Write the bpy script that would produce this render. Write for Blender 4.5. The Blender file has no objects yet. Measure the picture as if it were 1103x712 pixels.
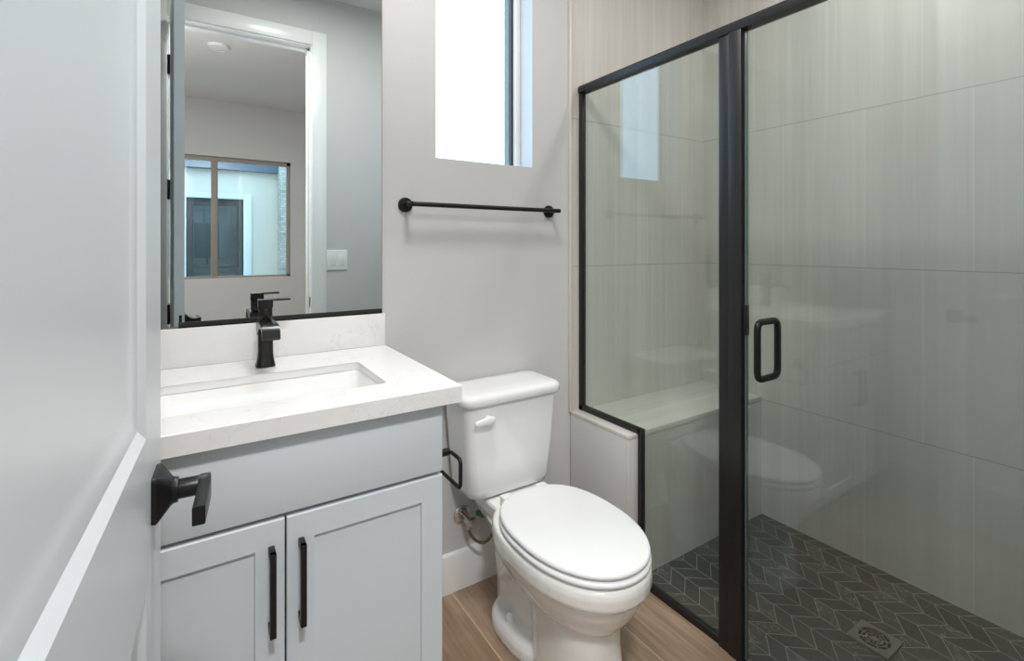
import bpy, bmesh, math, random
from mathutils import Vector, Matrix
random.seed(4)
S = bpy.context.scene
C = S.collection
PI = math.pi

# ------------------------------------------------------------------ camera
FPX, HY, W, Hh = 527.0, 265.0, 1103.0, 712.0
YAW = math.radians(32.8)
cam_d = bpy.data.cameras.new('camera')
cam = bpy.data.objects.new('camera', cam_d); C.objects.link(cam)
cam.location = (0, -1.60, 1.24)
cam.rotation_euler = (PI / 2, 0, -YAW)
cam_d.sensor_width = 36.0
cam_d.lens = 36.0 * FPX / W
cam_d.shift_y = (HY - Hh / 2) / W
cam_d.clip_start = 0.01
S.camera = cam

# ------------------------------------------------------------------ world, exposure, lights
S.view_settings.view_transform = 'Standard'
S.view_settings.look = 'None'
S.view_settings.gamma = 1.0
S.view_settings.use_curve_mapping = False
S.view_settings.exposure = 0.15
S.cycles.use_denoising = True
S.cycles.max_bounces = 10
S.cycles.diffuse_bounces = 6
S.cycles.glossy_bounces = 6
S.cycles.transparent_max_bounces = 16
S.cycles.sample_clamp_indirect = 6.0

SKY_STRENGTH = 4.5
wd = bpy.data.worlds.new('sky'); S.world = wd
wd.use_nodes = True
bgn = wd.node_tree.nodes['Background']
bgn.inputs['Color'].default_value = (0.45, 0.735, 1.0, 1)
bgn.inputs['Strength'].default_value = SKY_STRENGTH

def area_lamp(name, loc, size, power, color=(1, 1, 1)):
    l = bpy.data.lights.new(name, 'AREA'); l.shape = 'DISK'; l.size = size
    l.energy = power; l.color = color
    o = bpy.data.objects.new(name, l); C.objects.link(o); o.location = loc
    return o
BATH_LIGHT = (0.50, -0.72)
SHOWER_LIGHT = (1.78, -0.95)
HALL_FILL = (0.10, -2.00)
FILL_PENDANT = (-0.50, -2.15)
area_lamp('bath_lamp', (BATH_LIGHT[0], BATH_LIGHT[1], 2.70), 0.34, 14.5, (1.0, 0.98, 0.95))
area_lamp('shower_lamp', (SHOWER_LIGHT[0], SHOWER_LIGHT[1], 2.705), 0.16, 6, (1.0, 1.0, 0.98))
area_lamp('hall_fill', (HALL_FILL[0], HALL_FILL[1], 2.705), 0.32, 39, (1.0, 0.985, 0.97))  # added fill behind the camera, works like a flash through the doorway
FILL_PENDANT_STRENGTH = 75.0  # added glowing globe, unseen, brightens the jamb and the shower

# ------------------------------------------------------------------ material helpers
class NT:
    def __init__(s, name):
        s.m = bpy.data.materials.new(name); s.m.use_nodes = True
        s.t = s.m.node_tree; s.t.nodes.clear()
        s.out = s.t.nodes.new('ShaderNodeOutputMaterial')
    def n(s, typ, **kw):
        nd = s.t.nodes.new(typ)
        for k, v in kw.items(): setattr(nd, k, v)
        return nd
    def link(s, a, b): s.t.links.new(a, b)
    def put(s, sock, v):
        if hasattr(v, 'is_linked') or isinstance(v, bpy.types.NodeSocket): s.link(v, sock)
        else: sock.default_value = v
    def math(s, op, a, b=0.0, c=None):
        nd = s.n('ShaderNodeMath', operation=op)
        s.put(nd.inputs[0], a); s.put(nd.inputs[1], b)
        if c is not None: s.put(nd.inputs[2], c)
        return nd.outputs[0]
    def mix(s, f, a, b):
        nd = s.n('ShaderNodeMix', data_type='RGBA')
        s.put(nd.inputs[0], f)
        s.put(nd.inputs[6], a if not isinstance(a, tuple) else (*a, 1))
        s.put(nd.inputs[7], b if not isinstance(b, tuple) else (*b, 1))
        return nd.outputs[2]
    def pos(s):
        g = s.n('ShaderNodeNewGeometry'); x = s.n('ShaderNodeSeparateXYZ')
        s.link(g.outputs['Position'], x.inputs[0]); s.geo = g
        return g.outputs['Position'], x.outputs[0], x.outputs[1], x.outputs[2]
    def comb(s, x, y, z):
        c = s.n('ShaderNodeCombineXYZ')
        s.put(c.inputs[0], x); s.put(c.inputs[1], y); s.put(c.inputs[2], z)
        return c.outputs[0]
    def scaled(s, v, sc, off=(0, 0, 0)):
        m = s.n('ShaderNodeMapping'); s.link(v, m.inputs[0])
        m.inputs['Scale'].default_value = sc; m.inputs['Location'].default_value = off
        return m.outputs[0]
    def noise(s, v, scale=1.0, detail=4.0, rough=0.5, dist=0.0):
        nd = s.n('ShaderNodeTexNoise'); s.link(v, nd.inputs['Vector'])
        nd.inputs['Scale'].default_value = scale; nd.inputs['Detail'].default_value = detail
        nd.inputs['Roughness'].default_value = rough; nd.inputs['Distortion'].default_value = dist
        return nd.outputs[0]
    def white(s, v):
        nd = s.n('ShaderNodeTexWhiteNoise', noise_dimensions='3D'); s.link(v, nd.inputs['Vector'])
        return nd.outputs['Value']
    def ramp(s, f, stops):
        nd = s.n('ShaderNodeValToRGB'); s.link(f, nd.inputs[0])
        e = nd.color_ramp.elements
        while len(e) < len(stops): e.new(0.5)
        for q, (p, c) in zip(e, stops):
            q.position = p; q.color = (*c, 1) if len(c) == 3 else c
        return nd.outputs[0]
    def bump(s, h, strength=0.2, dist=0.002):
        b = s.n('ShaderNodeBump'); s.link(h, b.inputs['Height'])
        b.inputs['Strength'].default_value = strength; b.inputs['Distance'].default_value = dist
        return b.outputs[0]
    def principled(s, color, rough=0.5, metal=0.0, normal=None, coat=0.0, spec=None):
        p = s.n('ShaderNodeBsdfPrincipled')
        s.put(p.inputs['Base Color'], color if not isinstance(color, tuple) else (*color, 1))
        s.put(p.inputs['Roughness'], rough); p.inputs['Metallic'].default_value = metal
        if normal is not None: s.link(normal, p.inputs['Normal'])
        if coat: p.inputs['Coat Weight'].default_value = coat; p.inputs['Coat Roughness'].default_value = 0.05
        if spec is not None: p.inputs['Specular IOR Level'].default_value = spec
        s.link(p.outputs[0], s.out.inputs[0])
        return p

def srgb(r, g, b):
    f = lambda c: (c / 255) / 12.92 if c / 255 <= 0.04045 else ((c / 255 + 0.055) / 1.055) ** 2.4
    return (f(r), f(g), f(b))

def mat_plain(name, col, rough=0.5, metal=0.0, orange=0.0, scale=160, coat=0.0, var=0.03):
    k = NT(name)
    p, x, y, z = k.pos()
    nz = k.noise(p, scale, 3, 0.6)
    c2 = tuple(max(0, c * (1 - var)) for c in col)
    color = k.mix(nz, col, c2)
    nrm = k.bump(nz, orange, 0.002) if orange else None
    k.principled(color, rough, metal, nrm, coat)
    return k.m

def mat_tile(name, horizontal=False):
    k = NT(name)
    p, x, y, z = k.pos()
    if horizontal: v = k.scaled(p, (1.0, 55, 1.0)); v2 = k.scaled(p, (0.5, 14, 0.5))
    else: v = k.scaled(p, (55, 55, 1.1)); v2 = k.scaled(p, (13, 13, 0.35))
    a = k.noise(v, 1.0, 5, 0.65); b = k.noise(v2, 1.0, 3, 0.5)
    f = k.math('ADD', k.math('MULTIPLY', a, 0.5), k.math('MULTIPLY', b, 0.5))
    col = k.ramp(f, [(0.32, srgb(190, 186, 180)), (0.50, srgb(202, 198, 192)), (0.68, srgb(213, 209, 203))])
    if not horizontal:
        r = k.math('DIVIDE', k.math('SUBTRACT', z, 0.528), 0.6255)
        row = k.math('FLOOR', r)
        d = k.math('MULTIPLY', k.math('PINGPONG', r, 0.5), 0.6255)
        g1 = k.math('MULTIPLY', k.math('LESS_THAN', d, 0.0016), k.math('LESS_THAN', z, 2.1))
        xx = k.math('ADD', k.math('ADD', x, y), k.math('MULTIPLY', k.math('FLOORED_MODULO', row, 2.0), 0.1375))
        q = k.math('DIVIDE', k.math('SUBTRACT', xx, 2.205 - 0.9180), 0.319)
        tile_r = k.white(k.comb(k.math('FLOOR', q), row, 3.0))
        col = k.mix(k.math('MULTIPLY', tile_r, 0.6), col, srgb(194, 190, 184))
        d2 = k.math('MULTIPLY', k.math('PINGPONG', q, 0.5), 0.319)
        g2 = k.math('MULTIPLY', k.math('LESS_THAN', d2, 0.0012), 0.55)
        col = k.mix(g2, col, srgb(226, 221, 213))
        col = k.mix(g1, col, srgb(164, 158, 150))
        nrm = k.bump(k.math('SUBTRACT', 1.0, g1), 0.35, 0.001)
    else:
        q = k.math('DIVIDE', k.math('SUBTRACT', x, 1.633), 0.30)
        d2 = k.math('MULTIPLY', k.math('PINGPONG', q, 0.5), 0.30)
        g = k.math('LESS_THAN', d2, 0.0012)
        d3 = k.math('MULTIPLY', k.math('PINGPONG', k.math('DIVIDE', y, 0.16), 0.5), 0.16)
        col = k.mix(k.math('MULTIPLY', k.math('MAXIMUM', g, k.math('LESS_THAN', d3, 0.0012)), 0.5), col, srgb(180, 172, 162))
        nrm = None
    k.principled(col, 0.38, 0, nrm)
    return k.m

def mat_chevron(name):
    k = NT(name)
    p, x, y, z = k.pos()
    u = k.math('DIVIDE', k.math('SUBTRACT', x, 1.465), 0.0765)
    col = k.math('FLOOR', u)
    ping = k.math('PINGPONG', u, 1.0)
    v = k.math('DIVIDE', k.math('SUBTRACT', k.math('ADD', y, 0.589), k.math('MULTIPLY', ping, 0.057)), 0.062)
    row = k.math('FLOOR', v)
    du = k.math('MULTIPLY', k.math('PINGPONG', u, 0.5), 0.0765)
    dv = k.math('MULTIPLY', k.math('PINGPONG', v, 0.5), 0.050)
    g = k.math('LESS_THAN', k.math('MINIMUM', du, dv), 0.0013)
    rnd = k.white(k.comb(col, row, 1.0))
    wv = k.noise(k.scaled(p, (30, 16, 1)), 1.0, 6, 0.7, 1.2)
    base = k.mix(rnd, srgb(62, 63, 62), srgb(84, 85, 84))
    base = k.mix(k.math('MULTIPLY', wv, 0.4), base, srgb(70, 68, 66))
    off = k.n('ShaderNodeVectorMath', operation='ADD'); k.link(p, off.inputs[0])
    k.link(k.comb(k.math('MULTIPLY', rnd, 7.0), k.math('MULTIPLY', rnd, 3.0), 0.0), off.inputs[1])
    vein = k.noise(off.outputs[0], 14, 6, 0.6, 1.5)
    vf = k.math('LESS_THAN', k.math('ABSOLUTE', k.math('SUBTRACT', vein, 0.56)), 0.012)
    vf = k.math('MULTIPLY', vf, k.math('GREATER_THAN', rnd, 0.72))
    base = k.mix(k.math('MULTIPLY', vf, 0.6), base, srgb(150, 148, 142))
    base = k.mix(k.math('MULTIPLY', g, 0.85), base, srgb(150, 149, 145))
    k.principled(base, 0.45, 0, k.bump(k.math('SUBTRACT', 1.0, g), 0.4, 0.001))
    return k.m

def mat_wood(name):
    k = NT(name)
    p, x, y, z = k.pos()
    u = k.math('DIVIDE', k.math('SUBTRACT', x, 0.767), 0.2025)
    col = k.math('FLOOR', u)
    off = k.math('MULTIPLY', k.white(k.comb(col, 5.0, 2.0)), 0.33)
    v = k.math('DIVIDE', k.math('ADD', k.math('ADD', y, off), 0.85), 1.2)
    row = k.math('FLOOR', v)
    du = k.math('MULTIPLY', k.math('PINGPONG', u, 0.5), 0.2025)
    dv = k.math('MULTIPLY', k.math('PINGPONG', v, 0.5), 1.2)
    g = k.math('LESS_THAN', k.math('MINIMUM', du, dv), 0.0018)
    rnd = k.white(k.comb(col, row, 9.0))
    q = k.comb(k.math('ADD', x, k.math('MULTIPLY', rnd, 3.0)), k.math('ADD', y, k.math('MULTIPLY', rnd, 11.0)), 0.0)
    grain = k.noise(k.scaled(q, (70, 3.2, 1)), 1.0, 6, 0.65, 0.6)
    broad = k.noise(k.scaled(q, (9, 1.6, 1)), 1.0, 4, 0.6, 1.6)
    f = k.math('ADD', k.math('MULTIPLY', grain, 0.45), k.math('MULTIPLY', broad, 0.55))
    c = k.ramp(f, [(0.30, srgb(110, 91, 74)), (0.45, srgb(148, 126, 105)), (0.57, srgb(172, 150, 128)), (0.72, srgb(194, 174, 152))])
    knot = k.noise(k.scaled(q, (5.5, 3.0, 1)), 1.0, 2, 0.5, 0.4)
    c = k.mix(k.math('MULTIPLY', k.math('SMOOTH_MAX', k.math('SUBTRACT', knot, 0.66), 0.0), 4.0), c, srgb(112, 84, 62))
    c = k.mix(k.math('MULTIPLY', rnd, 0.22), c, srgb(150, 118, 92))
    c = k.mix(k.math('MULTIPLY', g, 0.85), c, srgb(200, 180, 156))
    k.principled(c, 0.42, 0, k.bump(k.math('SUBTRACT', 1.0, g), 0.3, 0.001))
    return k.m

def mat_quartz(name):
    k = NT(name)
    p, x, y, z = k.pos()
    n1 = k.noise(p, 7.5, 6, 0.62, 2.2)
    n2 = k.noise(k.scaled(p, (1, 1, 1), (3, 7, 1)), 4.5, 3, 0.5)
    vein = k.math('SUBTRACT', 1.0, k.math('MINIMUM', 1.0, k.math('MULTIPLY', k.math('ABSOLUTE', k.math('SUBTRACT', n1, 0.5)), 70.0)))
    vein = k.math('MULTIPLY', vein, k.math('GREATER_THAN', n2, 0.56))
    cl = k.noise(p, 22, 4, 0.6)
    base = k.mix(cl, srgb(234, 233, 232), srgb(228, 226, 224))
    base = k.mix(k.math('MULTIPLY', vein, 0.24), base, srgb(158, 150, 145))
    k.principled(base, 0.16, 0)
    return k.m

def mat_glass(name, tint, refl=1.0):
    k = NT(name)
    g = k.n('ShaderNodeNewGeometry')
    d = k.n('ShaderNodeVectorMath', operation='DOT_PRODUCT')
    k.link(g.outputs['Normal'], d.inputs[0]); k.link(g.outputs['Incoming'], d.inputs[1])
    c = k.math('SUBTRACT', 1.0, k.math('MINIMUM', 1.0, k.math('ABSOLUTE', d.outputs['Value'])))
    f = k.math('ADD', 0.04 * refl, k.math('MULTIPLY', k.math('POWER', c, 5.0), 0.96))
    tr = k.n('ShaderNodeBsdfTransparent'); tr.inputs[0].default_value = (*tint, 1)
    gl = k.n('ShaderNodeBsdfGlossy'); gl.inputs['Roughness'].default_value = 0.0
    gl.inputs[0].default_value = (1, 1, 1, 1)
    mx = k.n('ShaderNodeMixShader'); k.link(f, mx.inputs[0]); k.link(tr.outputs[0], mx.inputs[1]); k.link(gl.outputs[0], mx.inputs[2])
    k.link(mx.outputs[0], k.out.inputs[0])
    return k.m

def mat_mirror(name):
    k = NT(name)
    gl = k.n('ShaderNodeBsdfGlossy'); gl.inputs['Roughness'].default_value = 0.0
    gl.inputs[0].default_value = (0.76, 0.81, 0.81, 1)
    k.link(gl.outputs[0], k.out.inputs[0])
    return k.m

def mat_emit(name, col, st):
    k = NT(name)
    e = k.n('ShaderNodeEmission'); e.inputs[0].default_value = (*col, 1); e.inputs[1].default_value = st
    k.link(e.outputs[0], k.out.inputs[0])
    return k.m

def mat_stone(name):
    k = NT(name)
    p, x, y, z = k.pos()
    b = k.n('ShaderNodeTexBrick'); k.link(k.comb(k.math('ADD', x, y), z, 0.0), b.inputs['Vector'])
    b.inputs['Scale'].default_value = 7.0
    b.inputs['Color1'].default_value = (*srgb(196, 188, 174), 1); b.inputs['Color2'].default_value = (*srgb(104, 92, 78), 1)
    b.inputs['Mortar'].default_value = (*srgb(150, 142, 130), 1); b.inputs['Mortar Size'].default_value = 0.03
    b.inputs['Bias'].default_value = -0.3
    n = k.noise(p, 30, 4, 0.6)
    c = k.mix(k.math('MULTIPLY', n, 0.3), b.outputs[0], srgb(215, 208, 196))
    k.principled(c, 0.85, 0, k.bump(n, 0.5, 0.01))
    return k.m

M = {}
M['paint'] = mat_plain('wall_paint', srgb(202, 200.6, 200), 0.7, orange=0.3, scale=190)
M['ceil'] = mat_plain('ceiling_paint', srgb(225, 224, 221), 0.8, orange=0.1, scale=200)
M['trim'] = mat_plain('trim_paint', srgb(232, 232, 230), 0.28, var=0.01)
M['jamb'] = mat_plain('jamb_paint_lit', srgb(242, 243, 243), 0.10, var=0.01)  # whiter than the trim: brighter light on the jamb put into its colour
M['door'] = mat_plain('door_paint', srgb(206, 212, 216), 0.30, orange=0.03, scale=300, var=0.01)
M['cab'] = mat_plain('cabinet_paint', srgb(208, 215, 220), 0.38, var=0.015, orange=0.02, scale=400)
M['cabdark'] = mat_plain('cabinet_shadow_gap', srgb(120, 125, 128), 0.6)
M['quartz'] = mat_quartz('quartz')
M['ceramic'] = mat_plain('ceramic_white', srgb(238, 238, 236), 0.10, var=0.005, coat=0.3)
M['seat'] = mat_plain('seat_plastic', srgb(236, 237, 238), 0.16, var=0.005)
M['black'] = mat_plain('black_metal', srgb(38, 38, 39), 0.36, metal=0.6, var=0.1)
M['bronze'] = mat_plain('faucet_black', srgb(66, 63, 62), 0.27, metal=0.85, var=0.1)
M['gap'] = mat_plain('seal_black', srgb(20, 20, 20), 0.6)
M['frame'] = mat_plain('enclosure_black', srgb(40, 40, 41), 0.42, metal=0.3, var=0.1)
M['chrome'] = mat_plain('brushed_chrome', srgb(200, 198, 194), 0.22, metal=1.0)
M['drain'] = mat_plain('drain_nickel', srgb(150, 149, 146), 0.35, metal=0.7)
M['brass'] = mat_plain('braided_steel', srgb(140, 128, 112), 0.35, metal=0.8, scale=600, var=0.5)
M['green'] = mat_plain('green_plastic', srgb(24, 104, 58), 0.4)
M['tile'] = mat_tile('shower_tile')
M['tileh'] = mat_tile('bench_tile', True)
M['chev'] = mat_chevron('chevron_tile')
M['wood'] = mat_wood('wood_plank_tile')
M['glass'] = mat_glass('shower_glass', (0.92, 0.957, 0.943))
M['wglass'] = mat_glass('window_glass', (0.97, 0.98, 0.98))
M['gedge'] = mat_plain('glass_edge', srgb(92, 104, 102), 0.15)
M['mirror'] = mat_mirror('mirror_silver')
M['vinyl'] = mat_plain('vinyl_white', srgb(232, 234, 235), 0.35, var=0.01)
M['tan'] = mat_plain('vinyl_tan', srgb(150, 140, 128), 0.5)
M['stucco'] = mat_plain('stucco', srgb(232, 220, 202), 0.9, orange=0.6, scale=60, var=0.12)
M['stuccogrey'] = mat_plain('grey_stucco', srgb(132, 132, 122), 0.9, orange=0.8, scale=70, var=0.35)
M['ground'] = mat_plain('concrete', srgb(205, 200, 192), 0.9, orange=0.3, scale=20, var=0.2)
M['extdoor'] = mat_plain('exterior_door_paint', srgb(66, 72, 70), 0.4)
M['fascia'] = mat_plain('fascia_paint', srgb(92, 104, 116), 0.6)
M['stone'] = mat_stone('stacked_stone')
M['plate'] = mat_plain('switch_plastic', srgb(235, 236, 234), 0.35, var=0.01)
M['lamp'] = mat_emit('lamp_diffuser', (1.0, 0.96, 0.92), 3.0)
M['globe'] = mat_emit('fill_globe', (1.0, 0.985, 0.965), FILL_PENDANT_STRENGTH)
M['metaltrim'] = mat_plain('tile_edge_trim', srgb(206, 203, 199), 0.35)

# ------------------------------------------------------------------ geometry helpers (world coordinates)
def NB(): return bmesh.new()
def add_box(bm, x0, x1, y0, y1, z0, z1, bev=0.0, seg=2):
    r = bmesh.ops.create_cube(bm, size=1)
    vs = r['verts']
    for v in vs:
        v.co = Vector(((x0 + x1) / 2 + v.co.x * (x1 - x0), (y0 + y1) / 2 + v.co.y * (y1 - y0), (z0 + z1) / 2 + v.co.z * (z1 - z0)))
    if bev > 0:
        es = list({e for v in vs for e in v.link_edges})
        bmesh.ops.bevel(bm, geom=es, offset=bev, segments=seg, affect='EDGES', profile=0.5)
    return bm
def box(x0, x1, y0, y1, z0, z1, bev=0.0, seg=2): return add_box(NB(), x0, x1, y0, y1, z0, z1, bev, seg)
def add_cyl(bm, p0, p1, r0, r1=None, n=24, bev=0.0):
    p0, p1 = Vector(p0), Vector(p1); r1 = r0 if r1 is None else r1
    d = p1 - p0; L = d.length
    r = bmesh.ops.create_cone(bm, cap_ends=True, cap_tris=False, segments=n, radius1=r0, radius2=r1, depth=L)
    m = Matrix.Translation((p0 + p1) / 2) @ d.to_track_quat('Z', 'Y').to_matrix().to_4x4()
    bmesh.ops.transform(bm, matrix=m, verts=r['verts'])
    if bev > 0:
        vs = set(r['verts'])
        es = [e for e in bm.edges if e.verts[0] in vs and e.verts[1] in vs and any(len(f.verts) > 4 for f in e.link_faces)]
        bmesh.ops.bevel(bm, geom=es, offset=bev, segments=2, affect='EDGES', profile=0.5)
    return bm
def add_loft(bm, rings, cap0=True, cap1=True):
    vr = [[bm.verts.new(p) for p in r] for r in rings]
    n = len(rings[0])
    for a, b in zip(vr, vr[1:]):
        for i in range(n):
            bm.faces.new((a[i], a[(i + 1) % n], b[(i + 1) % n], b[i]))
    if cap0: bm.faces.new(list(reversed(vr[0])))
    if cap1: bm.faces.new(vr[-1])
    return bm
def add_tube(bm, pts, r, n=12, closed=False):
    pts = [Vector(p) for p in pts]; N = len(pts)
    rings = []; ref = None
    for i, p in enumerate(pts):
        a = pts[i - 1] if (i > 0 or closed) else p
        b = pts[(i + 1) % N] if (i < N - 1 or closed) else p
        t = (b - a).normalized()
        if ref is None:
            ref = Vector((0, 0, 1)) if abs(t.z) < 0.9 else Vector((1, 0, 0))
        u = (ref - t * ref.dot(t)).normalized(); w = t.cross(u); ref = u
        rr = r[i] if isinstance(r, (list, tuple)) else r
        rings.append([p + (u * math.cos(2 * PI * k / n) + w * math.sin(2 * PI * k / n)) * rr for k in range(n)])
    if closed: add_loft(bm, rings + [rings[0]], False, False); bmesh.ops.remove_doubles(bm, verts=bm.verts, dist=1e-5)
    else: add_loft(bm, rings)
    return bm
def rrect(cx, cy, hx, hy, r, n=5):
    """rounded rectangle outline, counter clockwise"""
    out = []
    for (sx, sy, a0) in ((1, 1, 0), (-1, 1, PI / 2), (-1, -1, PI), (1, -1, 1.5 * PI)):
        for k in range(n + 1):
            a = a0 + (PI / 2) * k / n
            out.append((cx + sx * (hx - r) + r * math.cos(a), cy + sy * (hy - r) + r * math.sin(a)))
    return out
def add_prism(bm, pts, z0, z1):
    add_loft(bm, [[(x, y, z0) for x, y in pts], [(x, y, z1) for x, y in pts]]); return bm
def smooth_path(corner_pts, r, n=5, closed=False):
    P = [Vector(p) for p in corner_pts]; out = []; N = len(P)
    for i, p in enumerate(P):
        if not closed and i in (0, N - 1): out.append(p); continue
        a = (P[i - 1] - p).normalized(); b = (P[(i + 1) % N] - p).normalized()
        p0, p1 = p + a * r, p + b * r
        for k in range(n + 1):
            t = k / n
            out.append(p0 * (1 - t) ** 2 + p * 2 * t * (1 - t) + p1 * t ** 2)
    return out

def shade(me, ang=40):
    for f in me.polygons: f.use_smooth = True
    if hasattr(me, 'set_sharp_from_angle'): me.set_sharp_from_angle(angle=math.radians(ang))
def world_loc(o):
    v = Vector((0, 0, 0))
    while o is not None: v = v + Vector(o.location); o = o.parent
    return v
def obj(name, bm, mat, parent=None, origin=None, ang=40):
    bmesh.ops.recalc_face_normals(bm, faces=bm.faces)
    me = bpy.data.meshes.new(name); bm.to_mesh(me); bm.free()
    me.materials.append(M[mat] if isinstance(mat, str) else mat); shade(me, ang)
    o = bpy.data.objects.new(name, me); C.objects.link(o)
    base = world_loc(parent) if parent is not None else Vector((0, 0, 0))
    if origin is not None and parent is None:
        o.location = origin; base = Vector(origin)
    me.transform(Matrix.Translation(-base))
    if parent is not None: o.parent = parent
    return o
def thing(name, label, cat, loc, group=None):
    o = bpy.data.objects.new(name, None); C.objects.link(o); o.location = loc
    o.empty_display_size = 0.05
    o['label'] = label; o['category'] = cat
    if group: o['group'] = group
    return o
def tag(o, label, cat, group=None):
    o['label'] = label; o['category'] = cat
    if group: o['group'] = group
    return o
def struct(name, bm, mat, label=None, cat=None, ang=40):
    o = obj(name, bm, mat, ang=ang); o['kind'] = 'structure'
    if label: o['label'] = label
    if cat: o['category'] = cat
    return o
def wall_with_hole(axis_y0, axis_y1, x0, x1, z0, z1, hx0, hx1, hz0, hz1):
    bm = NB()
    if hx0 > x0: add_box(bm, x0, hx0, axis_y0, axis_y1, z0, z1)
    if hx1 < x1: add_box(bm, hx1, x1, axis_y0, axis_y1, z0, z1)
    if hz0 > z0: add_box(bm, hx0, hx1, axis_y0, axis_y1, z0, hz0)
    if hz1 < z1: add_box(bm, hx0, hx1, axis_y0, axis_y1, hz1, z1)
    return bm

# ------------------------------------------------------------------ setting
CH = 2.74           # ceiling
XL, XR = -0.60, 2.205
YF, YFH = -1.515, -1.635   # door wall, bathroom face and hall face
XT = 1.322          # start of the shower tile
XG = 1.376          # glass plane
YH = -4.31          # hall far wall
WX0, WX1, WZ0, WZ1 = 0.711, 1.128, 1.553, 2.45
struct('floor', add_box(box(XL - 0.1, XG - 0.01, YF, 0.0, -0.12, 0.0), -1.7, 2.6, YH, YF, -0.12, 0.0), 'wood',
       'tan wood-look plank floor under the toilet', 'floor')
# shower floor, falling gently to the drain
bm = NB()
cx, cy = 1.815, -0.915
g = []
for i in range(13):
    row = []
    for j in range(15):
        xx = XG - 0.01 + (XR + 0.0 - XG + 0.01) * i / 12; yy = YF + (0 - YF) * j / 14
        dd = min(1.0, max(abs(xx - cx) / 0.45, abs(yy - cy) / 0.65))
        row.append(bm.verts.new((xx, yy, -0.020 * (1 - dd))))
    g.append(row)
for i in range(12):
    for j in range(14): bm.faces.new((g[i][j], g[i + 1][j], g[i + 1][j + 1], g[i][j + 1]))
add_box(bm, XG - 0.01, XR, YF, 0, -0.12, -0.06)
struct('floor_shower', bm, 'chev', 'dark grey chevron tile floor of the shower', 'floor')
struct('ceiling', add_box(box(XL - 0.1, XR + 0.1, YFH, 0.2, CH, CH + 0.1), -1.7, 2.6, YH - 0.2, YFH, CH, CH + 0.1), 'ceil',
       'white ceiling seen in the mirror', 'ceiling')
struct('wall_back', wall_with_hole(0.0, 0.13, XL - 0.1, XT, 0, CH, WX0, WX1, WZ0, WZ1), 'paint',
       'grey painted wall with the window, mirror and towel bar', 'wall')
struct('wall_back_tiled', box(XT, XR + 0.1, -0.004, 0.13, 0, CH), 'tile', 'beige tiled back wall of the shower', 'wall')
bm = wall_with_hole(0.13, 0.165, XL - 0.1, XR + 0.1, -0.2, 3.0, WX0 - 0.06, 1.098, WZ0 - 0.02, WZ1 + 0.02)
struct('wall_outside', bm, 'stuccogrey')
struct('wall_left', box(XL - 0.1, XL, YF, 0, 0, CH), 'paint')
struct('wall_right', box(XR, XR + 0.1, YFH, 0, -0.12, CH), 'tile', 'large tiled right wall of the shower', 'wall')
DX0, DX1, DZ = -0.122, 0.570, 2.43
struct('wall_front', wall_with_hole(YFH, YF, -1.7, 2.6, 0, CH, DX0 - 0.02, DX1 + 0.02, -0.01, DZ + 0.02), 'paint',
       'grey wall around the doorway, seen in the mirror', 'wall')
HX0, HX1, HZ0, HZ1 = -0.75, 0.878, 0.905, 2.165
struct('wall_hall', wall_with_hole(YH - 0.2, YH, -1.8, 2.7, 0, CH, HX0, HX1, HZ0, HZ1), 'paint',
       'grey hall wall with a wide window, seen in the mirror', 'wall')
struct('wall_hall_left', box(-1.8, -1.7, YH, YFH, 0, CH), 'paint')
struct('wall_hall_right', box(2.6, 2.7, YH, YFH, 0, CH), 'paint')
# tile edge strip on the back wall
o = struct('trim_1', box(XT - 0.010, XT + 0.004, -0.012, 0.0, 0.543, CH, 0.003), 'metaltrim')
# baseboards
def baseboard(name, x0, x1, yb=0.0):
    bm = NB()
    prof = [(0, 0), (-0.015, 0), (-0.015, 0.118), (-0.011, 0.132), (-0.005, 0.138), (0, 0.138)]
    add_loft(bm, [[(x0, yb + a, b) for a, b in prof], [(x1, yb + a, b) for a, b in prof]])
    return struct(name, bm, 'trim', ang=25)
baseboard('baseboard_back', 0.487, XT, 0.0)
baseboard('baseboard_left', XL, -0.205, 0.0)
# jamb lining and casing of the doorway
bm = NB()
add_box(bm, DX0 - 0.02, DX0, YFH - 0.003, YF + 0.003, 0, DZ)
add_box(bm, DX1, DX1 + 0.02, YFH - 0.003, YF + 0.003, 0, DZ)
add_box(bm, DX0 - 0.02, DX1 + 0.02, YFH - 0.003, YF + 0.003, DZ, DZ + 0.02)
add_box(bm, DX1 - 0.012, DX1, -1.60, -1.56, 0, DZ)
add_box(bm, DX0, DX1, -1.60, -1.56, DZ - 0.012, DZ)
jam = struct('trim_2', bm, 'jamb', 'white door jamb lining seen in the mirror', 'door jamb')
obj('strike_plate', box(DX1 - 0.002, DX1 + 0.001, -1.547, -1.523, 0.875, 0.935, 0.001), 'black', jam)
CW = 0.083
bm = NB()
add_box(bm, DX1 + 0.005, DX1 + 0.005 + CW, YF, YF + 0.015, 0, DZ + 0.005 + CW, 0.003)
add_box(bm, DX0 - 0.005 - CW, DX0 - 0.005, YF, YF + 0.015, 0, DZ + 0.005 + CW, 0.003)
add_box(bm, DX0 - 0.005, DX1 + 0.005, YF, YF + 0.015, DZ + 0.005, DZ + 0.005 + CW, 0.003)
struct('trim_3', bm, 'trim', 'white casing around the doorway, seen in the mirror', 'door casing')

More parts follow.
